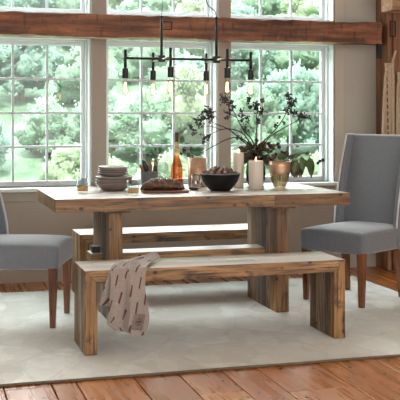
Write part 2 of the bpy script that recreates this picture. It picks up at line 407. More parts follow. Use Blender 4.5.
# ---------------------------------------------------------------- rug
m, nt, b = newmat('ivory wool rug'); v = coord(nt)
mp = nt.nodes.new('ShaderNodeMapping'); mp.inputs['Rotation'].default_value = (0, 0, .7); mp.inputs['Scale'].default_value = (1, .72, 1)
nt.links.new(v, mp.inputs[0])
vo = nt.nodes.new('ShaderNodeTexVoronoi'); vo.distance = 'MANHATTAN'; vo.inputs['Scale'].default_value = 3.6; vo.inputs['Randomness'].default_value = .55
nt.links.new(mp.outputs[0], vo.inputs['Vector'])
cellc = nt.nodes.new('ShaderNodeSeparateColor'); nt.links.new(vo.outputs['Color'], cellc.inputs[0])
ve = nt.nodes.new('ShaderNodeTexVoronoi'); ve.feature = 'DISTANCE_TO_EDGE'; ve.inputs['Scale'].default_value = 3.6; ve.inputs['Randomness'].default_value = .55
nt.links.new(mp.outputs[0], ve.inputs['Vector'])
c0 = ramp(nt, [(.0, (.60, .59, .53)), (.5, (.70, .69, .64)), (1, (.79, .79, .75))], cellc.outputs[0]).outputs[0]
v2m = nt.nodes.new('ShaderNodeMapping'); v2m.inputs['Rotation'].default_value = (0, 0, -.5); v2m.inputs['Scale'].default_value = (1.6, 1, 1); nt.links.new(v, v2m.inputs[0])
vo2 = nt.nodes.new('ShaderNodeTexVoronoi'); vo2.distance = 'MANHATTAN'; vo2.inputs['Scale'].default_value = 4.5; nt.links.new(v2m.outputs[0], vo2.inputs['Vector'])
cc2 = nt.nodes.new('ShaderNodeSeparateColor'); nt.links.new(vo2.outputs['Color'], cc2.inputs[0])
c1 = mix(nt, 1.0, c0, ramp(nt, [(0, (.80,)*3), (1, (1,)*3)], cc2.outputs[1]).outputs[0], 'MULTIPLY')
c2 = mix(nt, ramp(nt, [(.0, (.45,)*3), (.05, (0, 0, 0))], ve.outputs['Distance']).outputs[0], c1, (.50, .46, .38))
n1 = nz(nt, v, 9, 6, .7); n2 = nz(nt, v, 220, 2, .6)
c3 = mix(nt, ramp(nt, [(.3, (.55,)*3), (.65, (0,)*3)], n1).outputs[0], c2, (.53, .50, .43))
nt.links.new(c3, b.inputs['Base Color']); b.inputs['Roughness'].default_value = .95; b.inputs['Specular IOR Level'].default_value = .1
b.inputs['Sheen Weight'].default_value = .3; bump(nt, b, n2, .6, .003)
RUGX, RUGY = (-.75, 3.295), (4.597, 7.01)
bm = bmesh.new()
NXr, NYr = 120, 70
def rz_(x, y): return .011+.0012*noise.noise((x*4, y*4, 0))
vs = []
for j in range(NYr+1):
    row = []
    for i in range(NXr+1):
        x = RUGX[0]+(RUGX[1]-RUGX[0])*i/NXr; y = RUGY[0]+(RUGY[1]-RUGY[0])*j/NYr
        if j == 0: y += .006*noise.noise((x*3, 0, 4))
        if i == NXr: x += .006*noise.noise((y*3, 0, 7))
        row.append(bm.verts.new((x, y, rz_(x, y))))
    vs.append(row)
for j in range(NYr):
    for i in range(NXr): bm.faces.new((vs[j][i], vs[j][i+1], vs[j+1][i+1], vs[j+1][i]))
ext = bmesh.ops.extrude_face_region(bm, geom=list(bm.faces))
for g in ext['geom']:
    if isinstance(g, bmesh.types.BMVert): pass
for row in vs:
    for q in row: q.co.z = .0005
bmesh.ops.recalc_face_normals(bm, faces=bm.faces)
rug = tag(obj('rug', bm, m, smooth=False), 'large ivory and beige patterned wool rug under the dining table', 'rug')
RZ = .0125
tbm = bmesh.new(); tube(tbm, smoothpath([(RUGX[0]+i*(RUGX[1]-RUGX[0])/20, RUGY[0]-.004+.006*noise.noise(((RUGX[0]+i*(RUGX[1]-RUGX[0])/20)*3, 0, 4)), .0075) for i in range(21)], 2), .007, n=8)
tube(tbm, [(RUGX[1]+.003, RUGY[0], .0075), (RUGX[1]+.003, RUGY[1], .0075)], .007)
obj('binding', tbm, plain('taupe rug binding', (.13, .095, .06), .9, var=.2, scale=60), rug)['label'] = 'taupe bound edge of the rug'

# ---------------------------------------------------------------- dining table
TX0, TX1, TY0, TY1, TZ = .755, 2.626, 5.634, 6.539, .7835
tb = thing('dining_table', 'long reclaimed wood dining table with thick top on two panel pedestals', 'table', (1.69, 6.086, RZ))
def rel(bm, o=(1.69, 6.086, RZ)):
    for v in bm.verts: v.co -= Vector(o)
    return bm
bm = bmesh.new()
rr = random.Random(11)
ys = [TY0, TY0+.05]
while ys[-1] < TY1-.16: ys.append(ys[-1]+rr.choice((.075, .1, .125)))
ys.append(TY1-.05); ys.append(TY1)
for k, (a, b) in enumerate(zip(ys, ys[1:])):
    edge = k == 0 or k == len(ys)-2
    cut = [TX0, 2.12, TX1] if k == 0 else [TX0]
    while cut[-1] < TX1-.5 and k != 0: cut.append(cut[-1]+rr.uniform(.4, 1.1))
    if cut[-1] != TX1: cut[-1] = TX1
    if len(cut) == 1: cut = [TX0, TX1]
    for c, d in zip(cut, cut[1:]):
        z1 = TZ-rr.uniform(0, .0015)
        vv = box(bm, c+.0006, d-.0006, a+.0006, b-.0006, TZ-.0776, z1)
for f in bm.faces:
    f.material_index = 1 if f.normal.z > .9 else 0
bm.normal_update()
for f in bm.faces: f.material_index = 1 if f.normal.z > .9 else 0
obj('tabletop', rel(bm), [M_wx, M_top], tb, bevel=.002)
for px0, k in ((1.105, 0), (2.1885, 1)):
    bm = bmesh.new(); y = 5.798
    while y < 6.374-.03:
        y2 = min(6.374, y+rr.choice((.06, .08, .1, .12)))
        if 6.374-y2 < .03: y2 = 6.374
        nf = len(bm.faces); box(bm, px0+rr.uniform(0, .003), px0+.087-rr.uniform(0, .003), y+.001, y2-.001, RZ, TZ-.105)
        if y < 5.8:
            for f in list(bm.faces)[nf:]: f.material_index = 1
        y = y2
    obj('pedestal', rel(bm), [M_wz, M_wzw], tb, bevel=.002)
    bm = bmesh.new(); box(bm, px0-.03, px0+.13, 5.79, 6.382, TZ-.1045, TZ-.0782); obj('mounting_plate', rel(bm), M_wy, tb, bevel=.002)
bm = bmesh.new(); box(bm, 1.03, 2.187, 6.0, 6.085, .352, .405); box(bm, 1.03, 2.187, 6.087, 6.172, .352, .405)
for v in bm.verts: v.co.y += .0
for f in bm.faces: pass
bm.normal_update()
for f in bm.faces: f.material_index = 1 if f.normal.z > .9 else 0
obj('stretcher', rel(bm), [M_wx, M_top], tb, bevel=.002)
bm = bmesh.new(); prism(bm, [(1.053, .30), (1.093, .30), (1.098, .445), (1.045, .445)], 6.05, 6.115)
obj('wedge', rel(bm), plain('black wood wedge', (.02, .015, .012), .5), tb, bevel=.003)['label'] = 'dark wedge pinning the stretcher end'

# ---------------------------------------------------------------- benches
BL, BW, BH, BT = 1.4857, .3583, .457-RZ, .068
def bench(label, loc, seed):
    rr = random.Random(seed)
    t = thing('bench', label, 'bench', loc)
    def splits():
        ys = [0]
        while ys[-1] < BW-.11: ys.append(ys[-1]+rr.choice((.06, .075, .09)))
        ys.append(BW); return ys
    bm = bmesh.new()
    for a, b in zip(ys_ := splits(), ys_[1:]):
        j = rr.uniform(.35, 1.1); z = BH-rr.uniform(0, .001)
        if a == 0: prism(bm, [(BT, BH-BT), (BL-BT, BH-BT), (BL, BH), (0, BH)], a+.0005, b-.0005)
        else:
            prism(bm, [(BT, BH-BT), (j-.0005, BH-BT), (j-.0005, z), (0, z)], a+.0005, b-.0005)
            prism(bm, [(j+.0005, BH-BT), (BL-BT, BH-BT), (BL, z), (j+.0005, z)], a+.0005, b-.0005)
    bm.normal_update()
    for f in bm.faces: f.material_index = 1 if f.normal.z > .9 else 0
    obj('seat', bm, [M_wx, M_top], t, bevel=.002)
    for x0, x1 in ((0, BT), (BL, BL-BT)):
        bm = bmesh.new()
        for a, b in zip(ys_ := splits(), ys_[1:]):
            q = rr.uniform(0, .0015)*(1 if x0 == 0 else -1)
            nf = len(bm.faces); prism(bm, [(x0+q, 0), (x1, 0), (x1, BH-BT-.0005), (x0+q, BH-.001)], a+.001, b-.001)
            if a == 0:
                for f in list(bm.faces)[nf:]: f.material_index = 1
        obj('leg', bm, [M_wz, M_wzw], t, bevel=.0025)
    return t
bench('reclaimed wood bench in front of the table with a dish towel over it', (.8275, 5.0217, RZ), 5)
bench('reclaimed wood bench behind the table by the windows', (1.052, 6.5886, RZ), 9)

# ---------------------------------------------------------------- chairs
def fabric(name, col):
    m, nt, b = newmat(name); v = coord(nt)
    vx = coord(nt, (1, 1, .05)); 
    n1 = nz(nt, coord(nt, (260, 260, 40)), 1, 2); n2 = nz(nt, coord(nt, (40, 40, 300)), 1, 2); n3 = nz(nt, v, 14, 4)
    a = tuple(x*.86 for x in col); c = tuple(x*1.12 for x in col)
    q = nt.nodes.new('ShaderNodeMath'); q.operation = 'ADD'; nt.links.new(n1, q.inputs[0]); nt.links.new(n2, q.inputs[1])
    q2 = nt.nodes.new('ShaderNodeMath'); q2.operation = 'MULTIPLY_ADD'; nt.links.new(q.outputs[0], q2.inputs[0]); q2.inputs[1].default_value = .5; q2.inputs[2].default_value = 0
    c1 = ramp(nt, [(.35, a), (.65, c)], q2.outputs[0]).outputs[0]
    c2 = mix(nt, ramp(nt, [(.35, (.25,)*3), (.6, (0,)*3)], n3).outputs[0], c1, a)
    nt.links.new(c2, b.inputs['Base Color']); b.inputs['Roughness'].default_value = .85
    b.inputs['Sheen Weight'].default_value = .5; b.inputs['Specular IOR Level'].default_value = .25
    bump(nt, b, q2.outputs[0], .4, .001); return m
M_fab = fabric('grey linen weave', (.165, .178, .202))
M_pip = plain('pale grey piping', (.58, .59, .61), .6)
def chair(label, loc, rz):
    t = thing('dining_chair', label, 'chair', loc, rz, None)
    HW = .255
    # seat: rounded, slightly crowned
    bm = bmesh.new(); nx, ny = 12, 12
    xa, xb = -.235, .288
    top = .505-RZ; bot = .358-RZ
    grid = [[None]*(ny+1) for _ in range(nx+1)]
    for i in range(nx+1):
        for j in range(ny+1):
            x = xa+(xb-xa)*i/nx; y = -HW+2*HW*j/ny
            u = 2*i/nx-1; v_ = 2*j/ny-1
            grid[i][j] = bm.verts.new((x, y, top+.022*(1-max(0, u)**4)*(1-v_**4)-.004))
    for i in range(nx):
        for j in range(ny): bm.faces.new((grid[i][j], grid[i+1][j], grid[i+1][j+1], grid[i][j+1]))
    rim = [grid[i][0] for i in range(nx+1)]+[grid[nx][j] for j in range(1, ny+1)]+[grid[i][ny] for i in range(nx-1, -1, -1)]+[grid[0][j] for j in range(ny-1, 0, -1)]
    low = [bm.verts.new((v.co.x*(1 if v.co.x < 0 else .985), v.co.y*.985, bot)) for v in rim]
    for k in range(len(rim)):
        j = (k+1) % len(rim); bm.faces.new((rim[k], low[k], low[j], rim[j]))
    bm.faces.new(low); bmesh.ops.recalc_face_normals(bm, faces=bm.faces)
    obj('seat', bm, M_fab, t, smooth=True, bevel=.022, seg=4)
    # backrest slab leaning back
    zt = 1.135-RZ
    prof = [(-.205, top-.03), (-.245, .75), (-.340, zt-.01), (-.35, zt), (-.415, zt), (-.35, .8), (-.285, .5), (-.27, bot), (-.235, bot), (-.225, top-.03)]
    def slab(name, pr, y0, y1, bev=.012):
        bm = bmesh.new(); prism(bm, pr, y0, y1); return obj(name, bm, M_fab, t, smooth=True, bevel=bev, seg=3)
    slab('backrest', prof, -HW+.032, HW-.032)
    wing = [(-.140, .50-RZ), (-.157, .62), (-.222, .88), (-.298, zt-.01), (-.312, zt+.004), (-.42, zt+.002), (-.355, .8), (-.292, .5), (-.275, bot), (-.22, bot), (-.17, bot), (-.145, bot+.03)]
    for s in (-1, 1):
        y0, y1 = (HW-.034, HW+.004) if s > 0 else (-HW-.004, -HW+.034)
        wo = slab('wing', wing, y0, y1, .008)
        ye = y1 if s > 0 else y0
        bm = bmesh.new(); path = smoothpath([(x-(.0 if k else 0), ye, z) for k, (x, z) in enumerate(wing[:6])], 4)
        tube(bm, [q+Vector((.001, -.004*s, 0)) for q in path], .0062, n=6); obj('piping', bm, M_pip, wo, smooth=True)
    bm = bmesh.new(); tube(bm, [(-.350, -HW+.02, zt), (-.350, HW-.02, zt)], .006, n=6); obj('piping', bm, M_pip, t, smooth=True)
    # legs
    def leg(x0, y0, x1, y1, a, b, c=None):
        bm = bmesh.new()
        rings = []
        for (x, y, r, z) in ((x0, y0, a, bot+.02), (x1, y1, b, 0)):
            rings.append([bm.verts.new((x+dx*r, y+dy*r, z)) for dx, dy in ((-1, -1), (1, -1), (1, 1), (-1, 1))])
        bm.faces.new(rings[0]); bm.faces.new(rings[1][::-1])
        for k in range(4): bm.faces.new((rings[0][k], rings[1][k], rings[1][(k+1) % 4], rings[0][(k+1) % 4]))
        bmesh.ops.recalc_face_normals(bm, faces=bm.faces); obj('leg', bm, M_leg, t, bevel=.003)
    for s in (-1, 1):
        leg(.25, s*.222, .25, s*.222, .026, .016)
        leg(-.215, s*.215, -.262, s*.222, .026, .016)
    return t
chair('grey linen wingback dining chair at the right end of the table', (2.878, 6.112, RZ), math.atan2(-.53, -.848))
chair('grey linen dining chair at the left end, cut off by the photo edge', (.593, 6.04, RZ), math.atan2(-.327, .945))

# ---------------------------------------------------------------- chandelier
CX0, CYc, CZc = 1.69, 6.086, 1.643
ch = thing('chandelier', 'black linear chandelier with six exposed bulbs hanging over the table', 'lamp', (CX0, CYc, 0))
hl = .425; hubs = (-.186, .186)
bm = bmesh.new(); tube(bm, [(-hl, 0, CZc), (hl, 0, CZc)], .0082, n=12); obj('bar', bm, M_black, ch, smooth=True)
for h in hubs:
    bm = bmesh.new(); box(bm, h-.021, h+.021, -.021, .021, CZc-.022, CZc+.022); obj('hub', bm, M_black, ch, bevel=.002)
    bm = bmesh.new(); tube(bm, [(h, 0, CZc), (h, 0, 1.91)], .0085, n=12); tube(bm, [(h, 0, 1.905), (h, 0, 1.922)], .010, n=12); obj('stem', bm, M_black, ch, smooth=True)
    bm = bmesh.new(); tube(bm, [(h, -.235, CZc-.004), (h, .235, CZc-.004)], .0055, n=12); obj('cross_arm', bm, M_brass, ch, smooth=True)['label'] = 'short silver-toned cross arm'
M_bulb = clear('clear bulb glass', (1, .97, .92), .02, .90)
M_fil = glow('glowing filament', (1, .5, .16), 8)
def lamp(x, y):
    bm = bmesh.new(); z = CZc
    tube(bm, [(x, y, z-.07), (x, y, z+.055)], .0095, n=12); obj('tube', bm, M_black, ch, smooth=True)
    bm = bmesh.new(); lathe(bm, [(0, z-.062), (.010, z-.062), (.019, z-.066), (.019, z-.128), (.017, z-.130), (0, z-.130)], 20, x, y); bmesh.ops.recalc_face_normals(bm, faces=bm.faces)
    obj('socket', bm, M_black, ch, smooth=False)
    zb = z-.130
    bm = bmesh.new(); lathe(bm, [(.012, zb+.004), (.013, zb-.012), (.017, zb-.03), (.024, zb-.055), (.0265, zb-.075), (.024, zb-.092), (.016, zb-.106), (.006, zb-.112), (0, zb-.113)], 20, x, y); bmesh.ops.recalc_face_normals(bm, faces=bm.faces)
    bu = obj('bulb', bm, M_bulb, ch, smooth=True)
    bm = bmesh.new()
    for k in range(6):
        a = 2*PI*k/6; r = .009
        tube(bm, [(x+.5*r*math.cos(a), y+.5*r*math.sin(a), zb-.028), (x+r*math.cos(a+.5), y+r*math.sin(a+.5), zb-.088)], .0017, n=5)
    obj('filament', bm, M_fil, bu)
for x, y in ((-hl, 0), (hl, 0), (hubs[0], -.235), (hubs[0], .235), (hubs[1], -.235), (hubs[1], .235)): lamp(x, y)
bm = bmesh.new(); tube(bm, smoothpath([(hubs[0], 0, 1.92), (hubs[0]+.03, 0, 2.2), (-.04, 0, 3.0), (-.01, 0, 3.47)], 6), .0016, n=6); obj('wire', bm, M_black, ch, smooth=True)
bm = bmesh.new(); tube(bm, smoothpath([(hubs[1], 0, 1.92), (hubs[1]-.012, 0, 1.965), (hubs[1]-.07, 0, 2.03), (.07, 0, 2.3), (.02, 0, 3.0), (.01, 0, 3.47)], 6), .0036, n=8); obj('cord', bm, M_black, ch, smooth=True)
bm = L([(0, 0), (.06, 0), (.065, .01), (.065, .028), (0, .028)], 28, 3.47); obj('canopy', bm, M_black, ch, smooth=False)

# ---------------------------------------------------------------- things on the table
Z = TZ+.0008
M_glass = clear('drinking glass', (.97, .99, 1), .02, .9)
M_amber = clear('pale amber drink', (1, .68, .32), .05, .85)
def tumbler(label, x, y):
    bm = L([(0, 0), (.034, 0), (.036, .002), (.0395, .09), (.0372, .09), (.0338, .010), (0, .010)], 28)
    t = tag(obj('tumbler', bm, M_glass, smooth=True, loc=(x, y, Z)), label, 'glass')
    bm = L([(0, .0105), (.033, .0105), (.0352, .042), (0, .042)], 28); obj('drink', bm, M_amber, t, smooth=False)
tumbler('short clear tumbler half full of amber drink, left of the dish stack', .994, 6.122)
tumbler('short clear tumbler half full of amber drink, right of the dish stack', 1.262, 5.84)
# stack of dishes
M_stone = plain('grey brown stoneware', (.20, .165, .15), .35, var=.12, scale=14)
M_stone2 = plain('light grey glaze', (.42, .40, .39), .25, var=.06, scale=10)
sx, sy = 1.224, 6.27
dish_z = Z
lows = ['lowest', 'middle', 'topmost']
for k in range(3):
    bm = L([(0, .004), (.055, .004), (.060, 0), (.068, 0), (.085, .010), (.104, .028), (.116, .046), (.1175, .052), (.1155, .053), (.100, .033), (.08, .016), (.05, .009), (0, .008)], 40)
    o = obj('serving_bowl', bm, [M_stone], smooth=True, loc=(sx+.002*k, sy, dish_z)); o.scale = (1.05, 1.05, 1); tag(o, 'wide grey-brown stoneware bowl, %s of the three at the foot of the stack' % lows[k], 'bowl'); dish_z += .0185
dish_z = Z+2*.0185+.0505
for k in range(4):
    bm = L([(0, .003), (.05, .003), (.055, 0), (.062, 0), (.075, .006), (.096, .020), (.1005, .027), (.0985, .028), (.075, .0115), (.05, .008), (0, .007)], 40)
    o = obj('salad_plate', bm, M_stone if k < 3 else M_stone2, smooth=True, loc=(sx-.004, sy, dish_z)); tag(o, 'small raised-rim grey plate, %s of the four on the stacked bowls' % ['lowest', 'second from bottom', 'second from top', 'topmost'][k], 'plate'); dish_z += .0135
# cutlery tin
M_tin = plain('dull grey metal', (.20, .21, .23), .42, metal=.5, var=.25, scale=30)
tx, ty = 1.512, 6.46
bm = L([(0, 0), (.052, 0), (.054, .002), (.061, .106), (.063, .108), (.061, .110), (.058, .106), (.051, .006), (0, .006)], 36)
tin = tag(obj('cutlery_holder', bm, M_tin, smooth=True, loc=(tx, ty, Z)), 'dull grey metal pot holding cutlery behind the bread', 'pot')
M_hw = wood('knife handle wood', 2, [(0, (.26, .15, .08)), (1, (.32, .2, .11))], .4, holes=False)
M_hb = plain('black handle', (.02, .02, .022), .4)
def knife(label, dx, dy, tx2, ty2, h, mat, wdt=.0105):
    base = Vector((tx+dx*.4, ty+dy*.4, Z+.012)); tip = Vector((tx+tx2, ty+ty2, Z+h)); mid = base.lerp(tip, .52)
    d = (tip-base).normalized()
    bm = bmesh.new()
    N = 10
    pts = [mid.lerp(tip, i/N) for i in range(N+1)]
    s = d.cross(Vector((0, 1, 0))).normalized(); f = s.cross(d)
    rings = []
    for i, p in enumerate(pts):
        u = i/N; r = 1.3*wdt*(.62+.5*math.sin(PI*min(1, u*1.05))**.7 if u < .97 else .45); bend = s*(.012*u*u)
        rings.append([bm.verts.new(p+bend+s*r*math.cos(a)+f*r*.6*math.sin(a)) for a in [2*PI*k/10 for k in range(10)]])
    for a, b in zip(rings, rings[1:]):
        for k in range(10): bm.faces.new((a[k], a[(k+1) % 10], b[(k+1) % 10], b[k]))
    bm.faces.new(rings[0]); bm.faces.new(rings[-1][::-1]); bmesh.ops.recalc_face_normals(bm, faces=bm.faces)
    o = thing('knife', label, 'knife', tuple(base), 0)
    for v in bm.verts: v.co -= base
    obj('handle', bm, mat, o, smooth=True)
    bm = bmesh.new(); a = base-base; b = mid-base
    vv = [bm.verts.new(q) for q in (a-s*.004, a+s*.004, b+s*.009, b-s*.009)]
    f1 = bm.faces.new(vv); r = bmesh.ops.extrude_face_region(bm, geom=[f1])
    for g in r['geom']:
        if isinstance(g, bmesh.types.BMVert): g.co += f*.0016
    bmesh.ops.recalc_face_normals(bm, faces=bm.faces); obj('blade', bm, plain('steel', (.5, .5, .5), .25, metal=1), o)
knife('small knife with short tan wooden handle, leaning furthest left in the cutlery pot', -.03, .0, -.058, .0, .160, M_hw, .009)
knife('knife with long black handle leaning left in the cutlery pot', -.012, -.02, -.036, -.01, .188, M_hb, .012)
knife('knife with upright tan wooden handle in the middle of the cutlery pot', .012, .02, .006, .01, .188, M_hw, .012)
knife('knife with pale brown handle at the right side of the cutlery pot', .035, .01, .058, .005, .184, M_hw, .010)
knife('knife with short black handle leaning right in the cutlery pot', .02, -.03, .048, -.02, .145, M_hb, .012)
# bread board and loaf
bx, by = 1.50, 5.99
bbm = bmesh.new()
box(bbm, -.145, .15, -.07, .07, 0, .016)
bo = tag(obj('cutting_board', bbm, M_board, bevel=.006, seg=3, loc=(bx, by, Z)), 'reddish-brown wooden cutting board under the dark loaf', 'board'); bo.rotation_euler.z = -.12
m, nt, b = newmat('dark bread crust'); v = coord(nt); n1 = nz(nt, v, 26, 6, .7)
sp_ = nt.nodes.new('ShaderNodeSeparateXYZ'); nt.links.new(v, sp_.inputs[0])
c1 = ramp(nt, [(.32, (.04, .018, .01)), (.56, (.12, .06, .032)), (.78, (.42, .32, .22))], n1).outputs[0]
nt.links.new(c1, b.inputs['Base Color']); b.inputs['Roughness'].default_value = .6; bump(nt, b, n1, .8, .004)
bm = bmesh.new(); nu, nv = 72, 24
rings = []
for i in range(nu+1):
    u = i/nu; x = -.136+.272*u
    env = max(.0, math.sin(PI*u))**.42 if 0 < u < 1 else 0
    hgt = .080*env*(1+.05*math.sin(u*9)); wd = .056*env
    sl = max(0, math.sin(u*PI*14+.6))**6*.015
    ring = []
    for j in range(nv):
        a = 2*PI*j/nv; cz = math.sin(a); cy = math.cos(a)
        z = .026*env+(hgt-.026*env)*cz if cz > 0 else .026*env*(1+cz)
        dz = -sl*max(0, cz)**.6 if .12 < u < .92 else 0
        ring.append(bm.verts.new((x+.018*cy*max(0, cz), wd*cy*(1 if cz > 0 else (1+cz*.35)), z+dz)))
    rings.append(ring)
for a, b_ in zip(rings, rings[1:]):
    for k in range(nv): bm.faces.new((a[k], a[(k+1) % nv], b_[(k+1) % nv], b_[k]))
bmesh.ops.remove_doubles(bm, verts=bm.verts, dist=.0004); bmesh.ops.recalc_face_normals(bm, faces=bm.faces)
lo = tag(obj('bread_loaf', bm, m, smooth=True, loc=(bx-.012, by, Z+.0165)), 'dark-crusted oval loaf of scored bread on the board', 'bread'); lo.rotation_euler.z = -.12
# bottle
M_rose = clear('amber pink glass', (1, .72, .54), .02, .93)
bx_, by_ = 1.700, 6.44
bt = thing('bottle', 'tall corked bottle of amber-pink wine behind the bread', 'bottle', (bx_, by_, Z))
bm = L([(0, .004), (.030, 0), (.037, .003), (.040, .012), (.041, .04), (.041, .12), (.038, .145), (.030, .17), (.0215, .2), (.0175, .235), (.0145, .27), (.0125, .31), (.0125, .318), (.015, .32), (.015, .331), (.012, .333)], 32)
obj('glass', bm, M_rose, bt, smooth=True)
bm = L([(0, .006), (.0375, .01), (.0385, .04), (.0385, .12), (.0355, .145), (.0275, .17), (.019, .2), (.0165, .215), (0, .215)], 28); obj('wine', bm, clear('rose wine', (1, .58, .36), .05, .88), bt, smooth=True)
bm = L([(0, .312), (.0112, .312), (.0125, .34), (.0135, .343), (.0135, .372), (.012, .375), (0, .375)], 20); obj('cork', bm, plain('dark brown cork', (.09, .045, .025), .7, var=.3, scale=120), bt, smooth=True)
bm = L([(.0178, .232), (.0186, .233), (.0158, .268), (.0150, .267)], 24); obj('neck_band', bm, plain('gold paper band', (.55, .38, .16), .4, metal=.4), bt)
# wine glasses
M_wg = clear('thin wine glass', (.95, .97, .97), .01, .90)
def wineglass(label, x, y, s=1):
    t = thing('wine_glass', label, 'glass', (x, y, Z))
    obj('bowl', L([(0, .078), (.012, .08), (.032, .094), (.043, .115), (.046, .135), (.043, .158), (.037, .182), (.0362, .182), (.042, .158), (.0448, .135), (.042, .117), (.031, .096), (.01, .083), (0, .082)], 32), M_wg, t, smooth=True)
    obj('stem', L([(0, .004), (.0045, .006), (.0035, .03), (.0035, .06), (.006, .078), (0, .079)], 16), M_wg, t, smooth=True)
    obj('foot', L([(0, .0), (.034, .0), (.035, .0015), (.01, .004), (0, .005)], 32), M_wg, t, smooth=True)
    t.scale = (s, s, s)
wineglass('clear stemmed wine glass between the cutlery pot and the bottle', 1.605, 6.47, .95)
wineglass('clear stemmed wine glass between the dish stack and the cutlery pot', 1.385, 6.46, .9)
# copper holder, votive, dish
m, nt, b = newmat('copper lustre glass'); v = coord(nt); n1 = nz(nt, v, 14, 5, .6)
nt.links.new(ramp(nt, [(.3, (.42, .24, .15)), (.7, (.66, .46, .34))], n1).outputs[0], b.inputs['Base Color']); b.inputs['Metallic'].default_value = .4; b.inputs['Roughness'].default_value = .3
cx, cy = 1.85, 6.45
hc = thing('candle_holder', 'wide copper-toned cylinder candle holder right of the bottle', 'candle holder', (cx, cy, Z))
obj('cup', L([(0, 0), (.062, 0), (.065, .003), (.066, .198), (.0635, .198), (.062, .006), (0, .006)], 40), m, hc, smooth=True)
obj('wax', L([(0, .0065), (.058, .0065), (.058, .14), (0, .138)], 32), plain('cream wax', (.75, .66, .5), .5), hc, smooth=False)
m2, nt, b = newmat('mercury glass'); v = coord(nt, (1, 1, .12)); n1 = nz(nt, v, 90, 5, .7)
nt.links.new(ramp(nt, [(.35, (.12, .10, .09)), (.6, (.75, .72, .68))], n1).outputs[0], b.inputs['Base Color']); b.inputs['Metallic'].default_value = .9; b.inputs['Roughness'].default_value = .22
vx_, vy_ = 1.797, 6.30
vt = thing('votive_cup', 'small silvery mercury glass votive in front of the copper holder', 'candle holder', (vx_, vy_, Z))
obj('cup', L([(0, 0), (.031, 0), (.0335, .003), (.036, .09), (.034, .09), (.031, .005), (0, .005)], 32), m2, vt, smooth=True)
obj('wax', L([(0, .0055), (.0295, .0055), (.0315, .05), (0, .05)], 24), plain('amber wax', (.8, .5, .25), .4), vt)
M_flame = glow('flame', (1, .5, .14), 6)
def flame(x, y, z, parent, s=1):
    bm = bmesh.new(); lathe(bm, [(0, 0), (.004*s, .004*s), (.0055*s, .010*s), (.0035*s, .02*s), (0, .03*s)], 12, x, y, z); bmesh.ops.recalc_face_normals(bm, faces=bm.faces)
    obj('flame', bm, M_flame, parent, smooth=True)
flame(0, 0, .055, vt)
flame(0, 0, .141, hc, 1)
tag(obj('pinch_dish', L([(0, 0), (.022, 0), (.034, .008), (.038, .015), (.036, .0155), (.022, .005), (0, .004)], 28), plain('dark pewter', (.06, .05, .045), .4, metal=.3), smooth=True, loc=(1.735, 6.13, Z)), 'tiny dark shallow dish at the right end of the cutting board', 'dish')
# black bowl with nuts
wx_, wy_ = 1.885, 6.03
bb = tag(obj('bowl', L([(0, .004), (.05, .004), (.055, 0), (.062, 0), (.07, .006), (.095, .030), (.117, .065), (.129, .100), (.1315, .112), (.1285, .113), (.113, .067), (.09, .035), (.06, .014), (0, .011)], 48), plain('matt black glaze', (.005, .005, .006), .5, spec=.25), smooth=True, loc=(wx_, wy_, Z)), 'round black bowl heaped with brown nuts', 'bowl')
bm = L([(.1288, .1095), (.1322, .1095), (.1328, .1125), (.1312, .1145), (.1282, .1135)], 48); obj('rim', bm, plain('grey rim glaze', (.2, .2, .22), .25), bb, smooth=True)
mn, nt, b = newmat('brown nut shell'); v = coord(nt); n1 = nz(nt, v, 60, 5, .7)
nt.links.new(ramp(nt, [(.3, (.035, .016, .01)), (.6, (.16, .075, .045)), (.8, (.30, .17, .11))], n1).outputs[0], b.inputs['Base Color']); b.inputs['Roughness'].default_value = .55; bump(nt, b, n1, .9, .004)
bm = bmesh.new(); ball(bm, (0, 0, 0), .019, 3, (1.25, 1, .95))
for v_ in bm.verts: v_.co *= 1+.13*noise.noise(v_.co*90)
nut = tag(obj('walnut', bm, mn, smooth=True), 'wrinkled brown nut in the heap in the black bowl', 'nut', 'nuts heaped in the black bowl')
spots = []
for rad, cnt, zz in ((.098, 15, .108), (.068, 11, .122), (.072, 8, .098), (.036, 6, .137), (.0, 1, .145)):
    for k in range(cnt):
        a = 2*PI*k/cnt+rad*40
        spots.append((rad*math.cos(a)+rr.uniform(-.005, .005), rad*math.sin(a)+rr.uniform(-.005, .005), zz+rr.uniform(-.005, .006)))
for k, (x, y, z) in enumerate(spots):
    o = nut if k == 0 else nut.copy()
    if k: C.objects.link(o)
    o.location = (wx_+x, wy_+y, Z+z); o.rotation_euler = (rr.uniform(0, 6), rr.uniform(0, 6), rr.uniform(0, 6))
# candles
m, nt, b = newmat('ivory candle wax'); b.inputs['Base Color'].default_value = (.66, .60, .52, 1); b.inputs['Roughness'].default_value = .45
b.inputs['Subsurface Weight'].default_value = .25; b.inputs['Subsurface Radius'].default_value = (.02, .012, .008); b.inputs['Subsurface Scale'].default_value = .5
M_wax = m
def candle(label, x, y, r, h):
    t = thing('pillar_candle', label, 'candle', (x, y, Z))
    obj('wax', L([(0, 0), (r-.003, 0), (r, .003), (r, h-.004), (r-.003, h), (r-.008, h-.001), (r-.02, h-.014), (0, h-.018)], 36), M_wax, t, smooth=True)
    bm = bmesh.new(); tube(bm, [(0, 0, h-.02), (.001, 0, h-.006)], .0012, n=6); obj('wick', bm, M_black, t)
    flame(0, 0, h-.006, t, 1.1)
candle('tall slim ivory pillar candle behind the black bowl', 2.085, 6.25, .036, .238)
candle('thick ivory pillar candle standing left of the copper-toned vase', 2.149, 6.075, .049, .190)
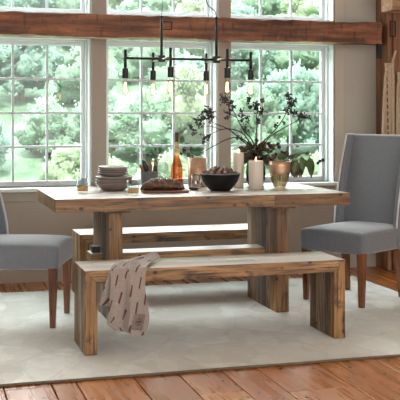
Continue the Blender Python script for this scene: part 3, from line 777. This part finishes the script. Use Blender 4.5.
# vases
dv = (2.262, 6.40)
dk = thing('vase', 'dark green glass vase holding berry branches, behind the thick candle', 'vase', (dv[0], dv[1], Z))
obj('glass', L([(0, .0), (.045, 0), (.055, .006), (.066, .04), (.070, .09), (.066, .14), (.056, .18), (.055, .195), (.053, .195), (.054, .18), (.063, .14), (.067, .09), (.063, .042), (.05, .01), (0, .008)], 36), clear('dark green glass', (.42, .46, .36), .04, .6), dk, smooth=True)
obj('water', L([(0, .011), (.05, .013), (.0625, .045), (.0655, .09), (.064, .11), (0, .11)], 28), clear('green water', (.5, .52, .38), .05, .7), dk, smooth=True)
gv = (2.362, 6.19)
m, nt, b = newmat('bronze to clear glass'); v = coord(nt); sp_ = nt.nodes.new('ShaderNodeSeparateXYZ'); nt.links.new(v, sp_.inputs[0])
n1 = nz(nt, v, 40, 5, .7)
ad = nt.nodes.new('ShaderNodeMath'); ad.operation = 'MULTIPLY_ADD'; nt.links.new(n1, ad.inputs[0]); ad.inputs[1].default_value = .07; nt.links.new(sp_.outputs[2], ad.inputs[2])
nt.links.new(ramp(nt, [(.3, (.50, .30, .19)), (.7, (.74, .54, .40))], nz(nt, v, 9, 4)).outputs[0], b.inputs['Base Color']); b.inputs['Metallic'].default_value = .8; b.inputs['Roughness'].default_value = .36
tr = nt.nodes.new('ShaderNodeBsdfGlass'); tr.inputs['Roughness'].default_value = .08; tr.inputs[0].default_value = (.85, .78, .66, 1)
tr2 = nt.nodes.new('ShaderNodeBsdfTransparent'); tr2.inputs[0].default_value = (.66, .60, .53, 1)
mxa = nt.nodes.new('ShaderNodeMixShader'); mxa.inputs[0].default_value = .6; nt.links.new(tr.outputs[0], mxa.inputs[1]); nt.links.new(tr2.outputs[0], mxa.inputs[2])
mx = nt.nodes.new('ShaderNodeMixShader'); nt.links.new(ramp(nt, [(.115, (0, 0, 0)), (.150, (1, 1, 1))], ad.outputs[0]).outputs[0], mx.inputs[0])
nt.links.new(mxa.outputs[0], mx.inputs[1]); nt.links.new(b.outputs[0], mx.inputs[2]); nt.links.new(mx.outputs[0], nt.nodes['Material Output'].inputs[0])
gd = thing('vase', 'copper-toned vase with clear tapered base holding green leaves', 'vase', (gv[0], gv[1], Z))
obj('glass', L([(0, .0), (.036, 0), (.042, .004), (.058, .045), (.070, .10), (.075, .15), (.076, .178), (.0745, .178), (.072, .15), (.067, .10), (.055, .05), (.038, .012), (0, .010)], 40), m, gd, smooth=True)

# branches
M_twig = plain('dark twig bark', (.022, .015, .012), .8, var=.3, scale=80)
M_berry = plain('dark blue-black berry', (.022, .017, .022), .35, var=.3, scale=80)
M_leafg = plain('deep green leaf', (.06, .10, .03), .45, var=.4, scale=30)
M_leafd = plain('dark olive brown leaf', (.07, .05, .025), .5, var=.4, scale=30)
rb = random.Random(21)
def leaf(bm, base, d, ln, wd, up=None):
    d = Vector(d).normalized(); up = Vector(up or (0, -1, .3)); s = d.cross(up).normalized(); nrm = s.cross(d)
    N = 6; L0, Mi, R0 = [], [], []
    for i in range(N+1):
        u = i/N; wv = wd*math.sin(PI*min(1, u**.8))**.8*.5 if 0 < u < 1 else .0006
        c = Vector(base)+d*ln*u+Vector((0, 0, -1))*ln*.18*u*u
        L0.append(bm.verts.new(c-s*wv+nrm*wv*.35)); Mi.append(bm.verts.new(c)); R0.append(bm.verts.new(c+s*wv+nrm*wv*.35))
    for i in range(N):
        bm.faces.new((L0[i], L0[i+1], Mi[i+1], Mi[i])); bm.faces.new((Mi[i], Mi[i+1], R0[i+1], R0[i]))
def leafobj(bm, mat, parent):
    o = obj('leaves', bm, mat, parent, smooth=True); s = o.modifiers.new('t', 'SOLIDIFY'); s.thickness = .0008; return o
def cluster(bt_, bb_, c, r, n, stem):
    for k in range(int(n*1.45)+1):
        q = Vector((rb.gauss(0, r*.5), rb.gauss(0, r*.5), rb.gauss(0, r*.5)))+c
        tube(bt_, [stem, stem.lerp(q, .6)+Vector((0, 0, .004)), q], .0011, .0007, n=4)
        ball(bb_, q, rb.uniform(.0055, .0082), 1)
def branch(label, pix, clusters, r0=.0062, r1=.0021, base=(dv[0], dv[1]), group=None, sprigs=()):
    root = Vector((base[0], base[1], Z+.02))
    t = thing('berry_branch', label, 'branch', tuple(root))
    pts = [Vector((base[0]+.01*rb.uniform(-1, 1), base[1], Z+.03)), Vector((base[0]+.02*rb.uniform(-1, 1), base[1], Z+.19))]
    for px, py, dy in pix: pts.append(at(px, py, base[1]+dy))
    bt_ = bmesh.new(); path = smoothpath(pts, 5); tube(bt_, path, r0, r1, n=7)
    tops = []
    for sgl in sprigs: 
        q = smoothpath([at(px, py, base[1]+dy) for px, py, dy in sgl], 4); tube(bt_, q, .0024, .001, n=6)
    bb_ = []
    for (px, py, dy, rpx, n_) in clusters:
        c = at(px, py, base[1]+dy); bmb = bmesh.new()
        near = min(path, key=lambda p: (p-c).length)
        if (near-c).length > .03 and not sprigs: tube(bt_, smoothpath([near, near.lerp(c, .5)+Vector((0, 0, .006)), c], 3), .0018, .0012, n=5)
        cluster(bt_, bmb, c, rpx*.0068, n_, c)
        bb_.append(bmb)
    for v_ in bt_.verts: v_.co -= root
    obj('twig', bt_, M_twig, t, smooth=True)
    for bmb in bb_:
        for v_ in bmb.verts: v_.co -= root
        obj('berry_cluster', bmb, M_berry, t, smooth=True)
branch('berry branch arching to the upper left with a dense dark cluster over the copper holder', [(248, 146, 0), (238, 137, -.03), (228, 129, -.05), (214, 123, -.07), (207, 118, -.08)],
       [(207, 112, -.08, 6, 34), (203, 119, -.08, 5, 22), (211, 117, -.08, 4, 18), (196, 121, -.09, 3, 8), (191, 127, -.1, 3, 7), (199, 126, -.09, 3, 8), (194, 133, -.09, 3, 6)],
       sprigs=[[(214, 123, -.07), (205, 119, -.08), (192, 128, -.1)], [(205, 124, -.08), (197, 130, -.09), (193, 136, -.1)], [(212, 112, -.08), (219, 121, -.07)]])
branch('berry branch leaning left with clusters below the near right-hand bulb', [(252, 140, .02), (244, 131, .03), (237, 118, .05), (231, 106, .06)],
       [(225, 100, .06, 4, 18), (221, 98, .06, 3, 8), (231, 102, .06, 4, 16), (229, 112, .06, 4, 14), (234, 107, .05, 3, 10), (226, 118, .06, 2, 5), (242, 113, .04, 4, 12), (241, 120, .04, 3, 6)],
       sprigs=[[(231, 106, .06), (225, 101, .06), (220, 99, .06)], [(237, 118, .05), (230, 114, .06), (226, 118, .06)], [(247, 134, .03), (243, 122, .04), (242, 113, .04)]])
branch('low berry branch reaching far left just above the copper holder', [(250, 146, -.02), (240, 138, -.06), (228, 139, -.08), (212, 147, -.10), (197, 155.5, -.12)],
       [(184, 150, -.14, 2.5, 8), (189, 155, -.13, 2, 5), (193, 157, -.12, 1.5, 3), (181, 153, -.14, 1.5, 3)],
       sprigs=[[(197, 155.5, -.12), (192, 153, -.13), (187, 148, -.14), (182, 150, -.14)], [(197, 155.5, -.12), (190, 157, -.13), (183, 155, -.14)]])
branch('short berry branch leaning left with a cluster above the black bowl', [(250, 143, .03), (242, 133, .04), (230, 129, .03), (220, 130, .02), (211, 134, .01)],
       [(205, 138, 0, 3.5, 20), (204, 142, 0, 2, 6), (209, 136, .01, 2.5, 8), (194, 130, -.02, 2, 5), (238, 138, .04, 3, 8)],
       sprigs=[[(211, 134, .01), (205, 138, 0)], [(222, 130, .02), (208, 126, 0), (196, 130, -.02)], [(246, 138, .04), (238, 138, .04)]])
branch('upright berry branch in the middle rising between bulbs and vase', [(256, 140, .0), (257, 125, -.01), (256, 112, -.01), (255, 102, -.02)],
       [(249, 99, -.02, 3, 12), (256, 106, -.02, 4.5, 26), (262, 101, -.02, 3, 12), (261, 112, -.02, 4, 18), (250, 108, -.02, 3, 9), (248, 118, -.02, 3, 8), (258, 121, 0, 3, 12), (246, 128, 0, 3, 8)],
       sprigs=[[(256, 114, -.01), (250, 107, -.02), (248, 99, -.02)], [(257, 120, -.01), (262, 110, -.02), (262, 101, -.02)], [(256, 135, 0), (249, 124, -.01), (248, 117, -.02)]])
branch('tall berry branch leaning right with dense cluster before the right-hand window', [(258, 147, 0), (266, 139, .02), (275, 130, .03), (283, 119, .04), (288, 108, .05), (290, 98, .05)],
       [(288, 97, .05, 3.5, 20), (291, 104, .05, 4.5, 32), (287, 110, .05, 4, 20), (295, 101, .05, 3, 10), (293, 112, .05, 3, 10), (280, 117, .04, 2, 5), (276, 126, .03, 3, 10), (284, 123, .04, 2, 4)])
branch('thin berry branch bending low to the right with small end cluster', [(262, 148, -.02), (270, 137, -.03), (282, 129, -.04), (295, 122, -.05), (301, 118, -.05)],
       [(302, 115, -.05, 3.5, 14), (306, 117, -.05, 2.5, 8), (299, 118, -.05, 2.5, 8), (296, 113, -.05, 2, 4), (309, 118, -.05, 1.5, 3)])
# leafy berries over the dark vase
lf = thing('leafy_sprig', 'bushy dark sprig of leaves and berries filling the dark vase mouth', 'branch', (dv[0], dv[1], Z+.1))
o0 = Vector((dv[0], dv[1], Z+.1)); bm = bmesh.new(); bm2 = bmesh.new(); bl1 = []
for k in range(95):
    a = rb.uniform(0, 2*PI); e = rb.uniform(-.3, 1.2); d = Vector((math.cos(a)*math.cos(e), math.sin(a)*math.cos(e)*.8, math.sin(e)))
    st = Vector((0, 0, .09)); q = st+d*rb.uniform(.03, .115)+Vector((.012, 0, .01)); tube(bm2, [st, q], .0014, .0008, n=4)
    leaf(bm, q, d+Vector((0, 0, -.3)), rb.uniform(.035, .06), rb.uniform(.022, .034))
    if k % 2 == 0: bl1.append((q+d*.012, rb.uniform(.006, .010)))
tube(bm2, [(0, 0, -.06), (0, 0, .1)], .004, n=6)
leafobj(bm, M_leafd, lf); obj('twig', bm2, M_twig, lf)
def berries(lst, parent):
    bm = bmesh.new(); ball(bm, (0, 0, 0), .01, 2); first = obj('berry', bm, M_berry, parent, smooth=True)
    for k, (q, r) in enumerate(lst):
        o = first if k == 0 else first.copy()
        if k: C.objects.link(o); o.parent = parent
        o.location = q; o.scale = (r/.01,)*3
berries(bl1, lf)
# greenery of the copper vase
lg = thing('leafy_sprig', 'green leafy sprig with dark berries drooping right from the copper-toned vase', 'branch', (gv[0], gv[1], Z+.1))
o0 = Vector((gv[0], gv[1], Z+.1)); bm = bmesh.new(); bm2 = bmesh.new(); bl2 = []; bmd = bmesh.new()
def P_(px, py, dy): return at(px, py, gv[1]+dy)-o0
stem = smoothpath([(0, 0, -.06), (.01, 0, .06), P_(290, 160, 0), P_(298, 155, -.02), P_(306, 153, -.03), P_(314, 157, -.03), P_(320, 161, -.03)], 5)
tube(bm2, stem, .003, .0012, n=6)
for px, py, dx, dz, ln, wd, g in ((301, 156, .1, -1, .085, .035, 1), (309, 157, .18, -1, .105, .045, 1), (297, 160, -.35, -1, .075, .04, 1), (306, 155, .4, .8, .03, .02, 1), (292, 160, .3, -1, .09, .045, 1), (299, 163, .2, -1, .07, .036, 0), (290, 165, .5, -1, .07, .036, 0),
                                  (284, 160, -.2, .7, .05, .03, 1), (288, 159, .8, .7, .05, .022, 0), (280, 160, .0, .8, .055, .034, 1), (275, 159, -.5, .7, .045, .03, 0), (284, 158, .4, .9, .06, .03, 0), (293, 157, 1, .5, .05, .022, 1), (303, 160, .7, -.8, .06, .032, 1), (296, 168, .3, -.6, .05, .03, 0)):
    leaf(bm if g else bmd, P_(px, py, rb.uniform(-.03, .01)), (dx, rb.uniform(-.2, .1), dz), ln*1.2, wd*1.35)
for px, py in ((320, 161), (323, 160), (318, 163), (297, 174), (301, 172), (295, 171), (276, 154), (279, 147), (282, 152), (278, 144), (273, 156), (271, 151), (285, 153), (269, 158), (290, 170)):
    q = P_(px, py, rb.uniform(-.03, .02)); bl2.append((q, rb.uniform(.011, .0145))); near = min(stem, key=lambda p: (p-q).length); tube(bm2, [near, q], .001, n=4)
leafobj(bm, M_leafg, lg); leafobj(bmd, M_leafd, lg); obj('twig', bm2, M_twig, lg); berries(bl2, lg)

# ---------------------------------------------------------------- dish towel over the front bench
m, nt, b = newmat('pinkish grey cotton with maroon dashes')
uv = nt.nodes.new('ShaderNodeUVMap'); mp = nt.nodes.new('ShaderNodeMapping'); nt.links.new(uv.outputs[0], mp.inputs[0])
mp.inputs['Rotation'].default_value = (0, 0, .50)
sx_ = nt.nodes.new('ShaderNodeSeparateXYZ'); nt.links.new(mp.outputs[0], sx_.inputs[0])
def mth(op, a, b_=None, c_=None):
    n_ = nt.nodes.new('ShaderNodeMath'); n_.operation = op
    for i, q in enumerate((a, b_, c_)):
        if q is None: continue
        if isinstance(q, (int, float)): n_.inputs[i].default_value = q
        else: nt.links.new(q, n_.inputs[i])
    return n_.outputs[0]
col = mth('MULTIPLY', sx_.outputs[0], 17.0); ci = mth('FLOOR', col); cf = mth('FRACT', col)
rw = mth('MULTIPLY_ADD', ci, .37, mth('MULTIPLY', sx_.outputs[1], 10.0)); rf_ = mth('FRACT', rw)
shear = mth('ADD', cf, mth('MULTIPLY', mth('SUBTRACT', rf_, .25), .0))
dm = mth('MULTIPLY', mth('LESS_THAN', mth('ABSOLUTE', mth('SUBTRACT', shear, .5)), .10), mth('LESS_THAN', rf_, .46))
n1 = nz(nt, coord(nt), 130, 3)
cloth = ramp(nt, [(.3, (.28, .23, .205)), (.7, (.37, .31, .28))], n1).outputs[0]
nt.links.new(mix(nt, dm, cloth, (.10, .03, .035)), b.inputs['Base Color']); b.inputs['Roughness'].default_value = .9; b.inputs['Sheen Weight'].default_value = .2
bump(nt, b, n1, .3, .001)
YFt = 5.0217
rows = [  # left, right ends (px,py,Y), each row running across the towel; from the bunched end on the bench down to the hem
    ((150, 262.5, 5.28), (160, 263.5, 5.26)),
    ((133, 262.5, 5.24), (158, 265.5, 5.20)),
    ((119, 265.5, 5.16), (152, 268, 5.12)),
    ((112, 269, 5.06), (149, 270, 5.055)),
    ((110, 272, 5.008), (146, 272, 5.004)),
    ((110, 282, 4.998), (145, 283, 4.99)),
    ((109, 294, 4.995), (146, 295, 4.985)),
    ((108, 306, 4.995), (147.5, 306, 4.985)),
    ((106.5, 318, 4.993), (149, 318, 4.985)),
    ((106.5, 323, 4.993), (147, 328, 4.985)),
    ((114, 329.5, 4.993), (144.5, 336, 4.985))]
bm = bmesh.new(); NU = 48
SUBR = 5
cp = []
for l, r in rows: cp.append((Vector(l), Vector(r)))
lp = smoothpath([q[0] for q in cp], SUBR); rp = smoothpath([q[1] for q in cp], SUBR)
uvl = bm.loops.layers.uv.new('UVMap'); grid = []; uvd = {}
NR = len(lp)
benchtop = .457
for i in range(NR):
    t_ = i/(NR-1); row = []
    for j in range(NU+1):
        u = j/NU; p = lp[i].lerp(rp[i], u); q = at(p.x, p.y, p.y and p.z)
        on = p.z > YFt-.003
        fold = (math.sin(u*9+1.2+t_*1.5)*.5+math.sin(u*17+t_*3)*.3+1.1*math.exp(-((u-.62+.12*t_)/.07)**2)-.8*math.exp(-((u-.50+.12*t_)/.06)**2))
        if on:
            h = .013+.016*abs(fold)+(.022*(1-t_*3.2) if t_ < .3 else 0)
            k = min(1, (p.z-YFt)/.05); q.z = benchtop+.004+h*k*(.35+.65*math.sin(PI*min(max(u, .06), .94)))
        else:
            amp = min(1, (t_-.35)*3)
            q.y -= .024*amp*(fold+.6)+.002; 
        row.append(bm.verts.new(q)); uvd[row[-1]] = (u*.30, -t_*.42)
    grid.append(row)
for i in range(NR-1):
    for j in range(NU):
        f = bm.faces.new((grid[i][j], grid[i][j+1], grid[i+1][j+1], grid[i+1][j]))
        for lp_ in f.loops: lp_[uvl].uv = uvd[lp_.vert]
# the under layer showing at the left
fg = []
for i in range(15):
    t_ = i/14; rw_ = []
    for j in range(9):
        u = j/8; l0 = (108.5-9.5*t_, 271.5+34*t_); r0_ = (118, 271.5+35*t_)
        q = at(l0[0]*(1-u)+r0_[0]*u, l0[1]*(1-u)+r0_[1]*u, 5.012-.004*math.sin(u*7)*t_-.003); rw_.append(bm.verts.new(q)); uvd[rw_[-1]] = (-.10+u*.08, -.15-t_*.19)
    fg.append(rw_)
for i in range(14):
    for j in range(8):
        f = bm.faces.new((fg[i][j], fg[i][j+1], fg[i+1][j+1], fg[i+1][j]))
        for lp_ in f.loops: lp_[uvl].uv = uvd[lp_.vert]
patchpos = grid[int(NR*.86)][int(NU*.78)].co.copy()
bmesh.ops.recalc_face_normals(bm, faces=bm.faces)
tw = tag(obj('dish_towel', bm, m, smooth=True), 'pinkish-grey towel with maroon dashes draped over the front bench', 'towel')
s_ = tw.modifiers.new('t', 'SOLIDIFY'); s_.thickness = .003; s_.offset = 0
# label patch sewn at the lower right corner
M_patch = plain('tan woven label', (.22, .165, .14), .8, var=.08, scale=90); M_ink = plain('dark maroon print', (.05, .018, .018), .8)
def onTowel(px, py, lift):
    q = at(px, py, 4.975)
    best = None; 
    for row in (v.co for v in tw.data.vertices): 
        pass
    return q
# find local towel depth so that the patch lies on it
tv = [v.co.copy() for v in tw.data.vertices]
def depth(q): 
    b_ = sorted(tv, key=lambda w_: (w_.x-q.x)**2+(w_.z-q.z)**2)[:4]; return sum(w_.y for w_ in b_)/4
c00, c10, c11, c01 = (134, 312.5), (146, 315), (142.5, 331), (129.5, 328)
bm = bmesh.new(); NP = 8; gr = []
for i in range(NP+1):
    rw_ = []
    for j in range(NP+1):
        u, v_ = j/NP, i/NP
        px = (c00[0]*(1-u)+c10[0]*u)*(1-v_)+(c01[0]*(1-u)+c11[0]*u)*v_; py = (c00[1]*(1-u)+c10[1]*u)*(1-v_)+(c01[1]*(1-u)+c11[1]*u)*v_
        q = at(px, py, 4.97); q.y = depth(q)-.0055; rw_.append(bm.verts.new(q))
    gr.append(rw_)
for i in range(NP):
    for j in range(NP): bm.faces.new((gr[i][j], gr[i][j+1], gr[i+1][j+1], gr[i+1][j]))
bmesh.ops.recalc_face_normals(bm, faces=bm.faces)
pa = obj('label_patch', bm, M_patch, tw, smooth=True); pa['label'] = 'square tan label patch with a small round dark emblem'
s_ = pa.modifiers.new('t', 'SOLIDIFY'); s_.thickness = .001; s_.offset = 0
pc = at(138.3, 321.5, 4.97)
bm = bmesh.new()
def mark(pts, r=.0006, k_=1.7):
    out = []
    for x, z in pts:
        q = Vector((pc.x+x+z*.14, 0, pc.z+z-x*.1)); q.y = depth(q)-.0068; out.append(q)
    tube(bm, out, r*k_, n=5)
R_ = .021
mark([(R_*math.cos(a), R_*math.sin(a)) for a in [2*PI*k/28 for k in range(29)]], .0005)
for x in (-.012, -.004, .004, .012): mark([(x-.0022, .004), (x-.0022, -.004)], .0009); mark([(x-.0022, .0038), (x+.0022, .0038)], .0007); mark([(x+.0022, .004), (x+.0022, -.004)], .0007)
mark([(-.004, .011), (0, .016), (.004, .011)], .001); mark([(-.007, -.010), (0, -.015), (.007, -.010)], .001)
obj('printed_emblem', bm, M_ink, pa)

# ---------------------------------------------------------------- hanging cloth on the post
hx = at(389, 66, 7.1); 
def hanging(label, px0, px1, pxt0, pxt1, ytop, Yh):
    bm = bmesh.new(); NR_, NC = 40, 20; g = []; zt_ = at(390, ytop, Yh).z; zb_ = at(390, 250, Yh).z
    a0, a1 = at(pxt0, 64, Yh).x, at(pxt1, 64, Yh).x; b0, b1 = at(px0, 130, Yh).x, at(px1, 130, Yh).x
    for i in range(NR_+1):
        t_ = i/NR_; z = zt_+(zb_-zt_)*t_; rw_ = []
        e = min(1, t_*2.2); x0 = a0+(b0-a0)*e; x1 = a1+(b1-a1)*e
        pin = .75+.25*abs(math.cos(min(1, t_*12)*PI))
        for j in range(NC+1):
            u = j/NC; x = (x0+x1)/2+(u-.5)*(x1-x0)*pin
            rw_.append(bm.verts.new((x, Yh-.018*math.sin(u*PI*5)*(.3+.7*e)-.01*math.sin(u*PI), z)))
        g.append(rw_)
    for i in range(NR_):
        for j in range(NC): bm.faces.new((g[i][j], g[i][j+1], g[i+1][j+1], g[i+1][j]))
    bmesh.ops.recalc_face_normals(bm, faces=bm.faces)
    m, nt, b = newmat('oatmeal cloth with stitched lines'); v = coord(nt); n1 = nz(nt, v, 60, 3)
    s1 = nt.nodes.new('ShaderNodeSeparateXYZ'); nt.links.new(v, s1.inputs[0])
    def mt(op, a, b_=None):
        n_ = nt.nodes.new('ShaderNodeMath'); n_.operation = op
        for i, q in enumerate((a, b_)):
            if q is None: continue
            if isinstance(q, (int, float)): n_.inputs[i].default_value = q
            else: nt.links.new(q, n_.inputs[i])
        return n_.outputs[0]
    fx = mt('FRACT', mt('MULTIPLY', s1.outputs[0], 14.0)); fz = mt('FRACT', mt('MULTIPLY', s1.outputs[2], 18.0))
    d_ = mt('MULTIPLY', mt('LESS_THAN', fx, .10), mt('LESS_THAN', fz, .6))
    nt.links.new(mix(nt, d_, ramp(nt, [(.3, (.42, .32, .23)), (.7, (.55, .43, .32))], n1).outputs[0], (.17, .09, .06)), b.inputs['Base Color']); b.inputs['Roughness'].default_value = .9
    o = tag(obj('hanging_scarf', bm, m, smooth=True), label, 'scarf'); s_ = o.modifiers.new('t', 'SOLIDIFY'); s_.thickness = .004
hanging('oatmeal cloth with stitched dashes hung gathered on the timber post', 381, 394, 384.5, 394.5, 63, 7.12)
hanging('second stitched oatmeal cloth hanging at the very right edge of the post', 395.5, 412, 397, 408, 72, 7.13)
a = at(393.5, 66, 7.12); b = at(396, 50.5, 7.12)
bm = bmesh.new(); tube(bm, smoothpath([(a.x, 7.19, a.z-.03), (a.x, 7.15, a.z), (a.x+.006, 7.13, (a.z+b.z)/2), (b.x, 7.12, b.z)], 4), .012, .008, n=10)
tag(obj('wall_peg', bm, plain('pale peg wood', (.5, .36, .24), .6), smooth=True), 'pale bent wooden peg on the post above the gathered cloth', 'peg')
